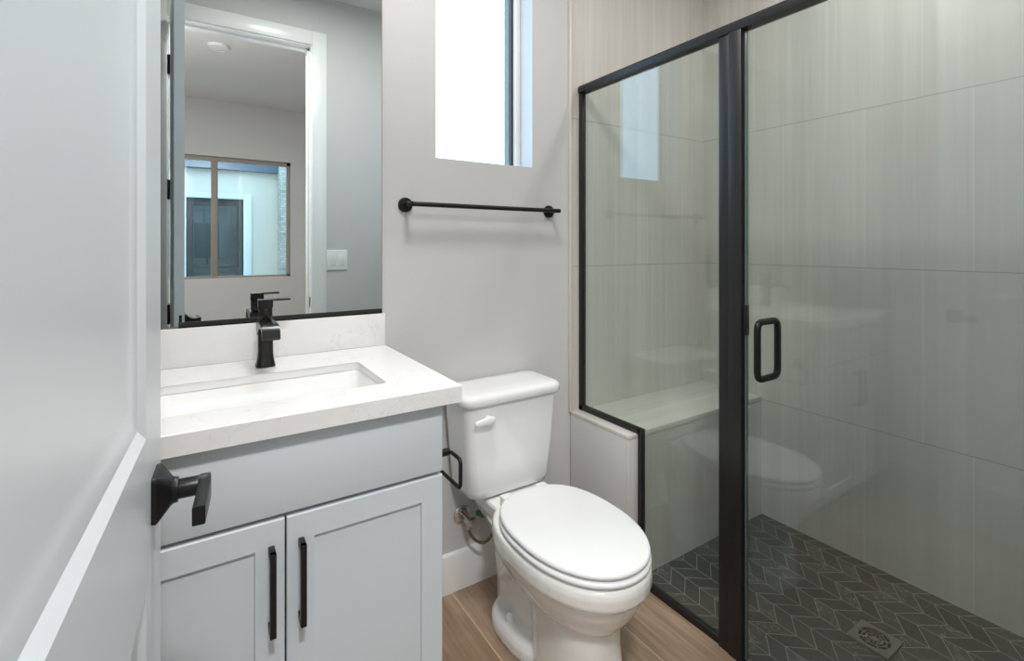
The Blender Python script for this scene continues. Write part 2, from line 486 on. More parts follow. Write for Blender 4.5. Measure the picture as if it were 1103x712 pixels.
# bathroom window
wn = obj('window_1', NB(), 'vinyl'); wn['kind'] = 'structure'
wn['label'] = 'tall narrow white window above the towel bar'; wn['category'] = 'window'
bm = NB()
fy0, fy1, fw = 0.088, 0.128, 0.020
add_box(bm, WX0, WX0 + fw, fy0, fy1, WZ0, WZ1, 0.002); add_box(bm, WX1 - fw, WX1, fy0, fy1, WZ0, WZ1, 0.002)
add_box(bm, WX0 + fw, WX1 - fw, fy0, fy1, WZ0, WZ0 + 0.012, 0.002); add_box(bm, WX0 + fw, WX1 - fw, fy0, fy1, WZ1 - fw, WZ1, 0.002)
add_box(bm, WX1 - fw - 0.004, WX1 - fw, fy0 + 0.010, fy1, WZ0, WZ1, 0.001)
obj('window_frame', bm, 'vinyl', wn)
bm = NB(); add_box(bm, WX1 - fw - 0.012, WX1 - fw - 0.004, 0.104, 0.122, WZ0 + 0.012, WZ1 - fw)
add_box(bm, WX0 + fw, WX0 + fw + 0.008, 0.104, 0.122, WZ0 + 0.012, WZ1 - fw)
obj('glazing_bead', bm, 'gap', wn)
obj('pane', box(WX0 + fw, WX1 - fw, 0.111, 0.115, WZ0 + 0.012, WZ1 - fw), 'wglass', wn)

# hall window
wn = obj('window_2', NB(), 'tan'); wn['kind'] = 'structure'
wn['label'] = 'wide sliding window of the hall, seen in the mirror'; wn['category'] = 'window'
bm = NB(); f2 = 0.035
add_box(bm, HX0, HX0 + f2, YH - 0.10, YH - 0.04, HZ0, HZ1); add_box(bm, HX1 - f2, HX1, YH - 0.10, YH - 0.04, HZ0, HZ1)
add_box(bm, HX0, HX1, YH - 0.10, YH - 0.04, HZ0, HZ0 + 0.02); add_box(bm, HX0, HX1, YH - 0.10, YH - 0.04, HZ1 - 0.04, HZ1)
obj('window_frame', bm, 'tan', wn)
obj('mullion', box(0.125, 0.185, YH - 0.10, YH - 0.035, HZ0 + 0.02, HZ1 - 0.04, 0.004), 'tan', wn)
for a, b in ((HX0 + f2, 0.125), (0.185, HX1 - f2)):
    obj('pane', box(a, b, YH - 0.072, YH - 0.068, HZ0 + 0.02, HZ1 - 0.04), 'wglass', wn)

# outside: neighbouring house front across the walk
YE = -6.35
struct('ground', box(-14, 14, -16, 14, -0.25, -0.15), 'ground')
struct('wall_neighbour', wall_with_hole(YE - 0.3, YE, -4, 6, -0.2, 2.42, -0.12, 0.56, -0.15, 1.90), 'stucco',
       'pale stucco house wall beyond the hall window', 'wall')
ed = obj('door_2', NB(), 'extdoor'); ed['kind'] = 'structure'
ed['label'] = 'dark panelled front door beyond the hall window'; ed['category'] = 'door'
obj('leaf', box(-0.12, 0.56, YE - 0.10, YE - 0.05, -0.15, 1.90), 'extdoor', ed)
bm = NB()
for zz0, zz1 in ((0.95, 1.80), (0.0, 0.85)):
    for xx0, xx1 in ((-0.05, 0.19), (0.25, 0.49)):
        add_box(bm, xx0, xx1, YE - 0.055, YE - 0.035, zz0, zz1, 0.012)
obj('raised_panel', bm, 'extdoor', ed)
bm = NB()
add_box(bm, -0.19, -0.12, YE - 0.06, YE + 0.02, -0.15, 1.97, 0.004); add_box(bm, 0.56, 0.66, YE - 0.06, YE + 0.02, -0.15, 1.97, 0.004)
add_box(bm, -0.12, 0.56, YE - 0.06, YE + 0.02, 1.90, 1.97, 0.004)
obj('casing', bm, 'trim', ed)
struct('trim_4', box(-4, 1.0, YE - 0.3, YE + 0.10, 2.30, 2.42), 'fascia')
t = obj('stone_column', box(1.0, 1.45, YE + 0.001, YE + 0.32, -0.15, 2.75, 0.01), 'stone', origin=None)
tag(t, 'pale stacked-stone column beside the stucco wall beyond the hall window', 'column')

# ------------------------------------------------------------------ the open door
P = Vector((-0.041, -0.788)); dv = Vector((0.0564, 0.9984)); nv = Vector((0.9984, -0.0564))
LW, LT, DH = 0.685, 0.035, 2.415
dr = bpy.data.objects.new('door_1', None); C.objects.link(dr)
dr['kind'] = 'structure'; dr['label'] = 'open white panelled door at the left edge'; dr['category'] = 'door'
def leafpt(w, h, z): q = P - w * dv + h * nv; return Vector((q.x, q.y, z))
dr.location = leafpt(LW, -LT, 0)
def quad_panel(bm, w0, w1, z0, z1, side):
    """inset panel with a moulded edge; side 0 = front face (h=0), 1 = back face (h=-LT)"""
    prof = [(0.0, 0.0), (0.0145, -0.0060), (0.0165, -0.0060), (0.030, -0.0096), (0.042, -0.0106), (0.050, -0.0110)]
    rings = []
    for a, dpt in prof:
        h = dpt if side == 0 else -LT - dpt
        rings.append([leafpt(w0 + a, h, z0 + a), leafpt(w1 - a, h, z0 + a), leafpt(w1 - a, h, z1 - a), leafpt(w0 + a, h, z1 - a)])
    add_loft(bm, rings, False, True)
def leaf_face(bm, side):
    h = 0 if side == 0 else -LT
    ws = [0, 0.125, 0.560, LW]; zs = [0.008, 0.22, 0.845, 1.022, 2.29, DH]
    for i in range(3):
        for j in range(5):
            if i == 1 and j in (1, 3): continue
            vs = [bm.verts.new(leafpt(a, h, b)) for a, b in ((ws[i], zs[j]), (ws[i + 1], zs[j]), (ws[i + 1], zs[j + 1]), (ws[i], zs[j + 1]))]
            bm.faces.new(vs)
    quad_panel(bm, 0.125, 0.560, 0.22, 0.845, side); quad_panel(bm, 0.125, 0.560, 1.022, 2.29, side)
bm = NB(); leaf_face(bm, 0); leaf_face(bm, 1)
for (a, b, c, d_) in (((0, 0.008), (0, DH), 0, 0), ((LW, 0.008), (LW, DH), 0, 0), ((0, DH), (LW, DH), 0, 0), ((0, 0.008), (LW, 0.008), 0, 0)):
    vs = [bm.verts.new(leafpt(a[0], 0, a[1])), bm.verts.new(leafpt(b[0], 0, b[1])), bm.verts.new(leafpt(b[0], -LT, b[1])), bm.verts.new(leafpt(a[0], -LT, a[1]))]
    bm.faces.new(vs)
bmesh.ops.remove_doubles(bm, verts=bm.verts, dist=1e-5)
obj('leaf', bm, 'door', dr, ang=15)
for hz in (0.25, 0.89, 1.53, 2.17):
    bm = NB(); a = leafpt(LW + 0.004, -LT - 0.006, 0)
    add_cyl(bm, (a.x, a.y, hz - 0.05), (a.x, a.y, hz + 0.05), 0.0065, n=12)
    add_box(bm, DX0 - 0.001, DX0 + 0.002, -1.550, -1.505, hz - 0.05, hz + 0.05)
    obj('hinge', bm, 'black', dr)
# lever set: square tapered rose, round neck, flat lever pointing to the hinge side
hw, hzc = 0.060, 0.932
def sq(h, s, r=0.004):
    return [leafpt(hw + a, h, hzc + b) for a, b in rrect(0, 0, s, s, min(r, s * 0.9), 4)]
hd = obj('handle', add_loft(NB(), [sq(0.0, 0.0275), sq(0.004, 0.0280), sq(0.006, 0.0270), sq(0.018, 0.0160, 0.01), sq(0.020, 0.0150, 0.012), sq(0.025, 0.0145, 0.0125)]), 'black', dr)
hd['label'] = 'black square rose door lever'
bm = NB(); add_cyl(bm, leafpt(hw, 0.024, hzc), leafpt(hw, 0.057, hzc), 0.0120, n=28, bev=0.001)
obj('neck', bm, 'black', hd)
bm = NB()
rings = []
for l, hh, zz, hc in ((-0.011, 0.0062, 0.0115, 0.0535), (0.0, 0.0070, 0.0125, 0.0535), (0.02, 0.0070, 0.0118, 0.0535), (0.05, 0.0068, 0.0112, 0.0525), (0.082, 0.0066, 0.0108, 0.0510)):
    rings.append([leafpt(hw + l, hc + a, hzc - 0.002 + b) for a, b in rrect(0, 0, hh, zz, 0.0015, 3)])
add_loft(bm, rings)
obj('lever', bm, 'black', hd)
bm = NB(); add_box(bm, *(sorted((leafpt(0, -0.007, 0).x - 0.012, leafpt(0, -0.007, 0).x - 0.002)) + sorted((P.y - 0.0005, P.y + 0.0015))), hzc - 0.03, hzc + 0.03)
obj('latch_plate', bm, 'black', dr)

# ------------------------------------------------------------------ vanity cabinet
CX0, CX1, CYF, CZ = -0.200, 0.486, -0.545, 0.8936
v = thing('vanity_cabinet', 'light grey shaker vanity cabinet under the white countertop', 'cabinet', (0.143, -0.28, 0))
bm = NB()
add_box(bm, CX0, CX0 + 0.018, CYF + 0.022, -0.004, 0.10, CZ); add_box(bm, CX1 - 0.018, CX1, CYF + 0.022, -0.004, 0.10, CZ)
add_box(bm, CX0 + 0.018, CX1 - 0.018, CYF + 0.022, -0.004, 0.10, 0.118); add_box(bm, CX0 + 0.018, CX1 - 0.018, -0.012, -0.004, 0.118, CZ)
add_box(bm, CX0 + 0.018, CX1 - 0.018, CYF + 0.022, CYF + 0.040, 0.69, CZ)
add_box(bm, CX0 + 0.002, CX1 - 0.002, CYF + 0.09, -0.004, 0.0, 0.10)
obj('body', bm, 'cab', v)
obj('drawer_front', box(CX0, CX1, CYF, CYF + 0.020, 0.712, 0.868, 0.0025), 'cab', v)
def shaker(x0, x1, z0, z1, sw=0.052):
    bm = NB(); y0, y1 = CYF, CYF + 0.020
    rings = []
    def rg(a, y): return [(x0 + a, y, z0 + a), (x1 - a, y, z0 + a), (x1 - a, y, z1 - a), (x0 + a, y, z1 - a)]
    add_loft(bm, [rg(0, y1), rg(0, y0 + 0.002), rg(0.002, y0), rg(sw, y0), rg(sw + 0.0015, y0 + 0.0065)])
    return bm
XS = 0.148
for (x0, x1, hx, lab) in ((CX0, XS - 0.0018, XS - 0.026, 'left door'), (XS + 0.0018, CX1, XS + 0.028, 'right door')):
    d = obj('door', shaker(x0, x1, 0.115, 0.7035), 'cab', v, ang=20)
    bm = NB()
    add_box(bm, hx - 0.0055, hx + 0.0055, CYF - 0.034, CYF - 0.023, 0.496, 0.656, 0.0008)
    for zz in (0.503, 0.649): add_box(bm, hx - 0.0055, hx + 0.0055, CYF - 0.0335, CYF - 0.0003, zz - 0.007, zz + 0.007, 0.0008)
    h_ = obj('handle', bm, 'black', d); h_['label'] = 'black bar pull'

# countertop with sink cutout
KX0, KX1, KYF, KZ0, KZ1 = -0.212, 0.524, -0.570, 0.874, 0.914
SX0, SX1, SY0, SY1 = -0.072, 0.384, -0.462, -0.207
ct = thing('countertop', 'white veined quartz countertop with backsplash on the vanity', 'countertop', (0.15, -0.28, KZ0))
bm = NB()
outer = [(KX0, KYF), (KX1, KYF), (KX1, -0.001), (KX0, -0.001)]
n_in = 6
hole = rrect((SX0 + SX1) / 2, (SY0 + SY1) / 2, (SX1 - SX0) / 2, (SY1 - SY0) / 2, 0.014, n_in)
def slab_with_hole(bm, outer, hole, z0, z1, e=0.002):
    # triangulated top and bottom from edge loops, bevelled rim rings
    def loop(pts, z): return [bm.verts.new((x, y, z)) for x, y in pts]
    def inset(pts, d):
        cxm = sum(p[0] for p in pts) / len(pts); cym = sum(p[1] for p in pts) / len(pts)
        return [(x - math.copysign(d, x - cxm), y - math.copysign(d, y - cym)) for x, y in pts]
    ot, om, ob = loop(inset(outer, e), z1), loop(outer, z1 - e), loop(outer, z0)
    ht, hm, hb = loop(inset(hole, -e), z1), loop(hole, z1 - e), loop(hole, z0)
    for A in ((ot, om), (om, ob), (ht, hm), (hm, hb)):
        n = len(A[0])
        for i in range(n): bm.faces.new((A[0][i], A[0][(i + 1) % n], A[1][(i + 1) % n], A[1][i]))
    for a, b in ((ot, ht), (ob, hb)):
        es = []
        for L in (a, b):
            for i in range(len(L)):
                e_ = bm.edges.get((L[i], L[(i + 1) % len(L)])) or bm.edges.new((L[i], L[(i + 1) % len(L)]))
                es.append(e_)
        bmesh.ops.triangle_fill(bm, edges=es, use_beauty=True)
slab_with_hole(bm, outer, hole, KZ1 - 0.020, KZ1)
add_box(bm, KX0, KX1, KYF, KYF + 0.020, KZ0, KZ1 - 0.020); add_box(bm, KX1 - 0.020, KX1, KYF + 0.020, -0.001, KZ0, KZ1 - 0.020)
obj('slab', bm, 'quartz', ct, ang=30)
obj('backsplash', box(KX0, KX1 - 0.002, -0.020, -0.001, KZ1 + 0.0003, 1.0185, 0.0015), 'quartz', ct)

# undermount basin
sk = thing('sink', 'white rectangular undermount basin set in the countertop', 'sink', ((SX0 + SX1) / 2, (SY0 + SY1) / 2, 0.74))
bm = NB()
scx, scy, shx, shy = (SX0 + SX1) / 2, (SY0 + SY1) / 2, (SX1 - SX0) / 2 + 0.003, (SY1 - SY0) / 2 + 0.003
rings = []
for z, d, r in ((0.8936, -0.016, 0.03), (0.8936, 0.0, 0.02), (0.888, 0.003, 0.022), (0.81, 0.010, 0.035), (0.775, 0.018, 0.045), (0.760, 0.032, 0.05), (0.752, 0.055, 0.05), (0.748, 0.10, 0.02)):
    rings.append([(x, y, z) for x, y in rrect(scx, scy, shx - d, shy - d, r, 6)])
for z, d, r in ((0.738, 0.10, 0.02), (0.742, 0.045, 0.05), (0.764, 0.006, 0.045), (0.81, -0.004, 0.04), (0.886, -0.012, 0.03)):
    rings.append([(x, y, z) for x, y in rrect(scx, scy, shx - d, shy - d, r, 6)])
rings.append(rings[0])
n0 = 8
add_loft(bm, rings[:8], False, True); add_loft(bm, rings[8:], True, False)
bmesh.ops.remove_doubles(bm, verts=bm.verts, dist=1e-5)
obj('basin', bm, 'ceramic', sk, ang=50)
bm = NB(); add_cyl(bm, (scx, scy, 0.7482), (scx, scy, 0.7515), 0.030, 0.028, 32, 0.0008); add_cyl(bm, (scx, scy, 0.7515), (scx, scy, 0.7555), 0.020, 0.018, 32, 0.001)
obj('drain', bm, 'bronze', sk)

# ------------------------------------------------------------------ faucet
FX, FY, FZ = 0.157, -0.117, 0.914
fa = thing('faucet', 'dark bronze single-lever faucet standing behind the basin', 'faucet', (FX, FY, FZ))
def frr(z, hx, hy, r, yo=0): return [(FX + a, FY + b + yo, FZ + z) for a, b in rrect(0, 0, hx, hy, r, 5)]
bm = NB()
add_loft(bm, [frr(0.0003, 0.0240, 0.0240, 0.013), frr(0.003, 0.0240, 0.0240, 0.013), frr(0.010, 0.0222, 0.0222, 0.012), frr(0.022, 0.0200, 0.0200, 0.011), frr(0.038, 0.0186, 0.0186, 0.011), frr(0.100, 0.0184, 0.0184, 0.011), frr(0.124, 0.0190, 0.0190, 0.010)])
obj('body', bm, 'bronze', fa)
bm = NB()
prof = [(0.020, 0.123), (-0.05, 0.126), (-0.095, 0.125), (-0.116, 0.121), (-0.127, 0.112), (-0.130, 0.094), (-0.127, 0.089), (-0.122, 0.092), (-0.117, 0.104), (-0.106, 0.111), (-0.085, 0.113), (-0.05, 0.108), (-0.022, 0.092), (0.0, 0.085), (0.019, 0.10)]
add_loft(bm, [[(FX - 0.0210, FY + a, FZ + b) for a, b in prof], [(FX + 0.0210, FY + a, FZ + b) for a, b in prof]])
bmesh.ops.recalc_face_normals(bm, faces=bm.faces)
bmesh.ops.bevel(bm, geom=[e for e in bm.edges if any(len(f.verts) > 4 for f in e.link_faces)], offset=0.0015, segments=2, affect='EDGES')
obj('spout', bm, 'bronze', fa, ang=35)
bm = NB(); add_cyl(bm, (FX, FY, FZ + 0.122), (FX, FY, FZ + 0.128), 0.0155, n=32); add_cyl(bm, (FX, FY, FZ + 0.128), (FX, FY, FZ + 0.158), 0.0175, n=32, bev=0.001)
obj('cartridge', bm, 'bronze', fa)
bm = NB()
add_loft(bm, [frr(0.1595, 0.0182, 0.0182, 0.008), frr(0.178, 0.0182, 0.0182, 0.008)])
add_box(bm, FX - 0.0185, FX + 0.062, FY - 0.0130, FY + 0.0130, FZ + 0.1765, FZ + 0.1815, 0.0015)
obj('lever', bm, 'bronze', fa)

# ------------------------------------------------------------------ mirror
mr = thing('mirror', 'large frameless mirror above the vanity backsplash', 'mirror', (0.15, -0.004, 1.02))
obj('glass', box(-0.212, 0.5135, -0.0085, -0.0035, 1.0225, 2.26), 'mirror', mr)
obj('glass_edge', box(0.5135, 0.5150, -0.0085, -0.0035, 1.030, 2.26), 'gedge', mr)
bm = NB()
add_box(bm, -0.041, 0.514, -0.0125, -0.0005, 1.0195, 1.0222); add_box(bm, -0.041, 0.514, -0.0125, -0.0095, 1.0195, 1.0335)
obj('channel', bm, 'gap', mr)['label'] = 'black bottom channel'

# ------------------------------------------------------------------ towel bar
tb = thing('towel_bar', 'matte black towel bar on the wall below the window', 'towel bar', (0.9, -0.001, 1.38))
BZ, BY = 1.380, -0.058
for x in (0.597, 1.207):
    bm = NB(); add_cyl(bm, (x, -0.0005, BZ), (x, -0.0085, BZ), 0.0255, 0.0245, 36, 0.001)
    r_ = obj('rosette', bm, 'black', tb)
    bm = NB(); add_cyl(bm, (x, -0.008, BZ), (x, BY - 0.008, BZ), 0.0085, n=20, bev=0.001)
    obj('post', bm, 'black', r_)
bm = NB(); add_cyl(bm, (0.583, BY, BZ), (1.221, BY, BZ), 0.0082, n=20, bev=0.001)
obj('bar', bm, 'black', tb)

# ------------------------------------------------------------------ paper holder on the vanity side
ph = thing('toilet_paper_holder', 'small black open-ring paper holder on the vanity side beside the tank', 'paper holder', (CX1, -0.43, 0.71))
bm = NB(); add_cyl(bm, (CX1 - 0.0005, -0.455, 0.712), (CX1 + 0.009, -0.455, 0.712), 0.022, n=28, bev=0.001); add_cyl(bm, (CX1 + 0.008, -0.455, 0.712), (CX1 + 0.060, -0.455, 0.712), 0.0095, n=20, bev=0.001)
obj('post', bm, 'black', ph)
rx = 0.548
path = smooth_path([(rx, -0.462, 0.712), (rx, -0.515, 0.712), (rx, -0.515, 0.640), (rx, -0.365, 0.640), (rx, -0.365, 0.665)], 0.014)
obj('ring', add_tube(NB(), path, 0.005, 12), 'black', ph)

# ------------------------------------------------------------------ toilet
TX = 0.925
to = thing('toilet', 'white two-piece toilet with closed lid against the grey wall', 'toilet', (TX, -0.4, 0))
def egg(z, a, yf, yb, yw, n=40, ef=2.15, eb=2.6, back=None):
    """egg outline: widest (half width a) at yw, front tip yf, back yb"""
    out = []
    for k in range(n):
        t = 2 * PI * k / n
        c, s = math.cos(t), math.sin(t)
        e = ef if s < 0 else eb
        L = (yw - yf) if s < 0 else (yb - yw)
        x = math.copysign(abs(c) ** (2 / e), c) * a
        y = yw + math.copysign(abs(s) ** (2 / e), s) * L
        out.append((TX + x, y, z))
    return out
YW = -0.47
bm = NB()
add_loft(bm, [egg(0.0, 0.106, -0.665, -0.36, -0.51, ef=2.6), egg(0.012, 0.106, -0.665, -0.36, -0.51, ef=2.6), egg(0.05, 0.100, -0.655, -0.36, -0.51, ef=2.5), egg(0.14, 0.096, -0.646, -0.35, -0.51, ef=2.4),
              egg(0.205, 0.098, -0.648, -0.32, -0.50, ef=2.3), egg(0.214, 0.106, -0.656, -0.28, -0.48, ef=2.2), egg(0.232, 0.124, -0.674, -0.20, -0.465), egg(0.262, 0.144, -0.696, -0.20, YW), egg(0.292, 0.158, -0.712, -0.20, YW),
              egg(0.312, 0.165, -0.720, -0.20, YW), egg(0.324, 0.169, -0.725, -0.20, YW), egg(0.332, 0.178, -0.735, -0.20, YW), egg(0.340, 0.1815, -0.740, -0.20, YW), egg(0.365, 0.1825, -0.742, -0.20, YW), egg(0.380, 0.1805, -0.740, -0.203, YW), egg(0.3865, 0.176, -0.735, -0.206, YW), egg(0.388, 0.168, -0.727, -0.21, YW)])
# deck towards the tank
def rr3(z, y0, y1, hx, r): return [(x, y, z) for x, y in rrect(TX, (y0 + y1) / 2, hx, (y1 - y0) / 2, r, 6)]
add_loft(bm, [rr3(0.285, -0.36, -0.06, 0.075, 0.05), rr3(0.315, -0.38, -0.050, 0.092, 0.05), rr3(0.345, -0.40, -0.045, 0.104, 0.045), rr3(0.380, -0.40, -0.042, 0.109, 0.045), rr3(0.388, -0.39, -0.047, 0.104, 0.04)])
# trapway body and foot
add_loft(bm, [egg(0.0, 0.070, -0.50, -0.115, -0.30), egg(0.10, 0.068, -0.50, -0.11, -0.30), egg(0.20, 0.074, -0.52, -0.09, -0.30), egg(0.27, 0.088, -0.52, -0.075, -0.30), egg(0.32, 0.108, -0.50, -0.06, -0.28)])
add_loft(bm, [egg(0.0, 0.124, -0.47, -0.150, -0.30, ef=2.4), egg(0.030, 0.123, -0.47, -0.152, -0.30, ef=2.4), egg(0.044, 0.116, -0.46, -0.160, -0.30, ef=2.4), egg(0.050, 0.104, -0.45, -0.172, -0.30, ef=2.4)])
# trapway bulge on the sides
for sx in (-1, 1):
    pts = [(TX + sx * 0.052, -0.47, 0.16), (TX + sx * 0.056, -0.40, 0.20), (TX + sx * 0.056, -0.33, 0.215), (TX + sx * 0.050, -0.26, 0.19), (TX + sx * 0.042, -0.21, 0.14), (TX + sx * 0.035, -0.19, 0.06)]
    add_tube(bm, pts, [0.03, 0.038, 0.040, 0.038, 0.034, 0.030], 14)
bo = obj('bowl', bm, 'ceramic', to)
rm = bo.modifiers.new('merge', 'REMESH'); rm.mode = 'VOXEL'; rm.voxel_size = 0.004; rm.use_smooth_shade = True
sm = bo.modifiers.new('soften', 'SMOOTH'); sm.factor = 0.5; sm.iterations = 3
# seat ring and lid
def slab_egg(z0, z1, a, yf, yb, rnd, dome=0.0, eb=2.5):
    R = []
    def e(z, d): return egg(z, a - d, yf + d, yb - d, -0.485, 64, 2.1, eb)
    R += [e(z0, rnd * 0.8), e(z0 + rnd * 0.25, rnd * 0.25), e(z0 + rnd * 0.8, 0)]
    R += [e(z1 - rnd * 0.9, 0), e(z1 - rnd * 0.35, rnd * 0.2), e(z1 - rnd * 0.1, rnd * 0.55), e(z1, rnd * 1.1)]
    for q in (0.03, 0.07, 0.11, 0.15):
        R.append(e(z1 + dome * (1 - (1 - q / 0.16) ** 2), rnd + q))
    return add_loft(NB(), R)
obj('seat', slab_egg(0.3925, 0.4085, 0.1800, -0.7400, -0.245, 0.008, 0.0), 'seat', to, ang=60)
obj('lid', slab_egg(0.4125, 0.4290, 0.1775, -0.7370, -0.245, 0.009, 0.003), 'seat', to, ang=60)
for sx in (-1, 1):
    obj('hinge_cap', box(TX + sx * 0.07 - 0.02, TX + sx * 0.07 + 0.02, -0.262, -0.228, 0.3875, 0.424, 0.006, 3), 'seat', to)
# tank
bm = NB()
def tank_ring(z, hx, y0, y1, r, bow=0.0):
    out = []
    for x, y in rrect(TX - 0.010, (y0 + y1) / 2, hx, (y1 - y0) / 2, r, 6):
        if y < (y0 + y1) / 2: y -= bow * (1 - ((x - TX + 0.010) / hx) ** 2)
        out.append((x, y, z))
    return out
add_loft(bm, [tank_ring(0.390, 0.120, -0.150, -0.050, 0.035), tank_ring(0.393, 0.142, -0.172, -0.034, 0.035, 0.003), tank_ring(0.402, 0.156, -0.183, -0.026, 0.034, 0.006), tank_ring(0.425, 0.163, -0.188, -0.023, 0.032, 0.009),
              tank_ring(0.52, 0.172, -0.193, -0.021, 0.030, 0.012), tank_ring(0.62, 0.180, -0.197, -0.020, 0.030, 0.014), tank_ring(0.716, 0.187, -0.200, -0.020, 0.030, 0.016)])
obj('tank', bm, 'ceramic', to, ang=50)
bm = NB()
add_loft(bm, [tank_ring(0.7165, 0.186, -0.199, -0.018, 0.030, 0.016), tank_ring(0.7175, 0.196, -0.209, -0.012, 0.034, 0.018), tank_ring(0.722, 0.200, -0.213, -0.010, 0.036, 0.018), tank_ring(0.738, 0.2005, -0.2135, -0.010, 0.036, 0.018),
              tank_ring(0.746, 0.198, -0.211, -0.012, 0.036, 0.018), tank_ring(0.752, 0.191, -0.204, -0.018, 0.034, 0.018), tank_ring(0.755, 0.178, -0.192, -0.030, 0.03, 0.017), tank_ring(0.7565, 0.12, -0.15, -0.06, 0.03, 0.012)])
obj('tank_lid', bm, 'ceramic', to, ang=60)
# flush lever
lv = obj('flush_lever', add_cyl(NB(), (TX - 0.122, -0.2, 0.672), (TX - 0.122, -0.219, 0.672), 0.013, 0.012, 24, 0.002), 'ceramic', to)
bm = NB()
rings = []
for l, hz, hy in ((0.020, 0.006, 0.004), (0.016, 0.012, 0.007), (0.0, 0.0145, 0.008), (-0.018, 0.0135, 0.0075), (-0.036, 0.011, 0.0065), (-0.050, 0.0095, 0.006), (-0.056, 0.005, 0.004)):
    rings.append([(TX - 0.122 + l, -0.224 + b, 0.672 - (0.10 * l * -1 if l < 0 else 0) * 0.6 + a) for a, b in [(hz * math.cos(2 * PI * k / 16), hy * math.sin(2 * PI * k / 16)) for k in range(16)]])
add_loft(bm, rings)
obj('lever_arm', bm, 'ceramic', lv, ang=70)
for sx in (-1, 1):
    bm = NB(); bx, by = TX + sx * 0.088, -0.285
    add_loft(bm, [[(bx + r * math.cos(2 * PI * k / 20), by + r * math.sin(2 * PI * k / 20), z) for k in range(20)] for z, r in ((0.046, 0.0145), (0.060, 0.014), (0.067, 0.0115), (0.071, 0.007), (0.072, 0.002))])
    obj('bolt_cap', bm, 'ceramic', to, ang=60)

# water stop behind the toilet
ws = thing('water_stop_valve', 'chrome water stop valve with green tag and braided hose behind the toilet', 'valve', (0.812, -0.001, 0.262))
bm = NB()
add_loft(bm, [[(0.812 + r * math.cos(2 * PI * k / 28), y, 0.262 + r * math.sin(2 * PI * k / 28)) for k in range(28)] for y, r in ((-0.0005, 0.033), (-0.003, 0.033), (-0.007, 0.026), (-0.010, 0.014))])
obj('escutcheon', bm, 'chrome', ws)
bm = NB(); add_cyl(bm, (0.812, -0.008, 0.262), (0.812, -0.050, 0.262), 0.0085, n=18); add_cyl(bm, (0.812, -0.035, 0.262), (0.812, -0.075, 0.262), 0.0125, n=18, bev=0.002)
add_cyl(bm, (0.812, -0.055, 0.262), (0.836, -0.055, 0.262), 0.009, n=16)
add_cyl(bm, (0.812, -0.055, 0.262), (0.812, -0.055, 0.236), 0.009, n=6)
obj('valve_body', bm, 'chrome', ws)
bm = NB()
add_tube(bm, [(0.826, -0.082, 0.298), (0.838, -0.086, 0.300), (0.856, -0.088, 0.288), (0.876, -0.088, 0.279), (0.888, -0.088, 0.283)], [0.007, 0.0115, 0.0115, 0.0115, 0.008], 12)
obj('tag', bm, 'green', ws)['label'] = 'green plastic tag'
bm = NB()
pts = [(0.812, -0.055, 0.238), (0.818, -0.060, 0.215), (0.836, -0.070, 0.192), (0.862, -0.078, 0.182), (0.888, -0.080, 0.195), (0.900, -0.078, 0.225), (0.890, -0.075, 0.262), (0.862, -0.072, 0.300), (0.838, -0.072, 0.335), (0.830, -0.075, 0.365), (0.829, -0.078, 0.390)]
sp = []
for i in range(len(pts) - 1):
    p0 = Vector(pts[max(0, i - 1)]); p1 = Vector(pts[i]); p2 = Vector(pts[i + 1]); p3 = Vector(pts[min(len(pts) - 1, i + 2)])
    for k in range(5):
        t = k / 5
        sp.append(0.5 * ((2 * p1) + (p2 - p0) * t + (2 * p0 - 5 * p1 + 4 * p2 - p3) * t * t + (3 * p1 - p0 - 3 * p2 + p3) * t ** 3))
sp.append(Vector(pts[-1]))
obj('hose', add_tube(bm, sp, 0.0052, 12), 'brass', ws)
bm = NB(); add_cyl(bm, (0.829, -0.078, 0.358), (0.829, -0.078, 0.388), 0.013, 0.015, 8, 0.001)
obj('coupling_nut', bm, 'plate', ws)

# ------------------------------------------------------------------ low wall and bench in the shower
bm = box(XT, XG + 0.012, -0.332, -0.0002, 0.0, 0.543, 0.002)
lw = struct('wall_low', bm, 'paint', 'low grey wall between toilet and shower bench', 'low wall')
bm = NB()
add_box(bm, XT - 0.001, XG - 0.008, -0.333, -0.0125, 0.532, 0.5465, 0.001)
add_box(bm, XT - 0.001, XT + 0.010, -0.333, -0.322, 0.0, 0.532, 0.002)
struct('trim_5', bm, 'metaltrim', 'pale edge trim along the low wall', 'trim')
be = thing('shower_bench', 'beige tiled bench built in at the back of the shower', 'bench', (1.79, -0.16, 0))
obj('front', box(XG + 0.013, XR - 0.0005, -0.318, -0.0045, -0.02, 0.520), 'tile', be)
obj('seat', box(XG + 0.013, XR - 0.0005, -0.3185, -0.0045, 0.5205, 0.544, 0.0010), 'tileh', be)

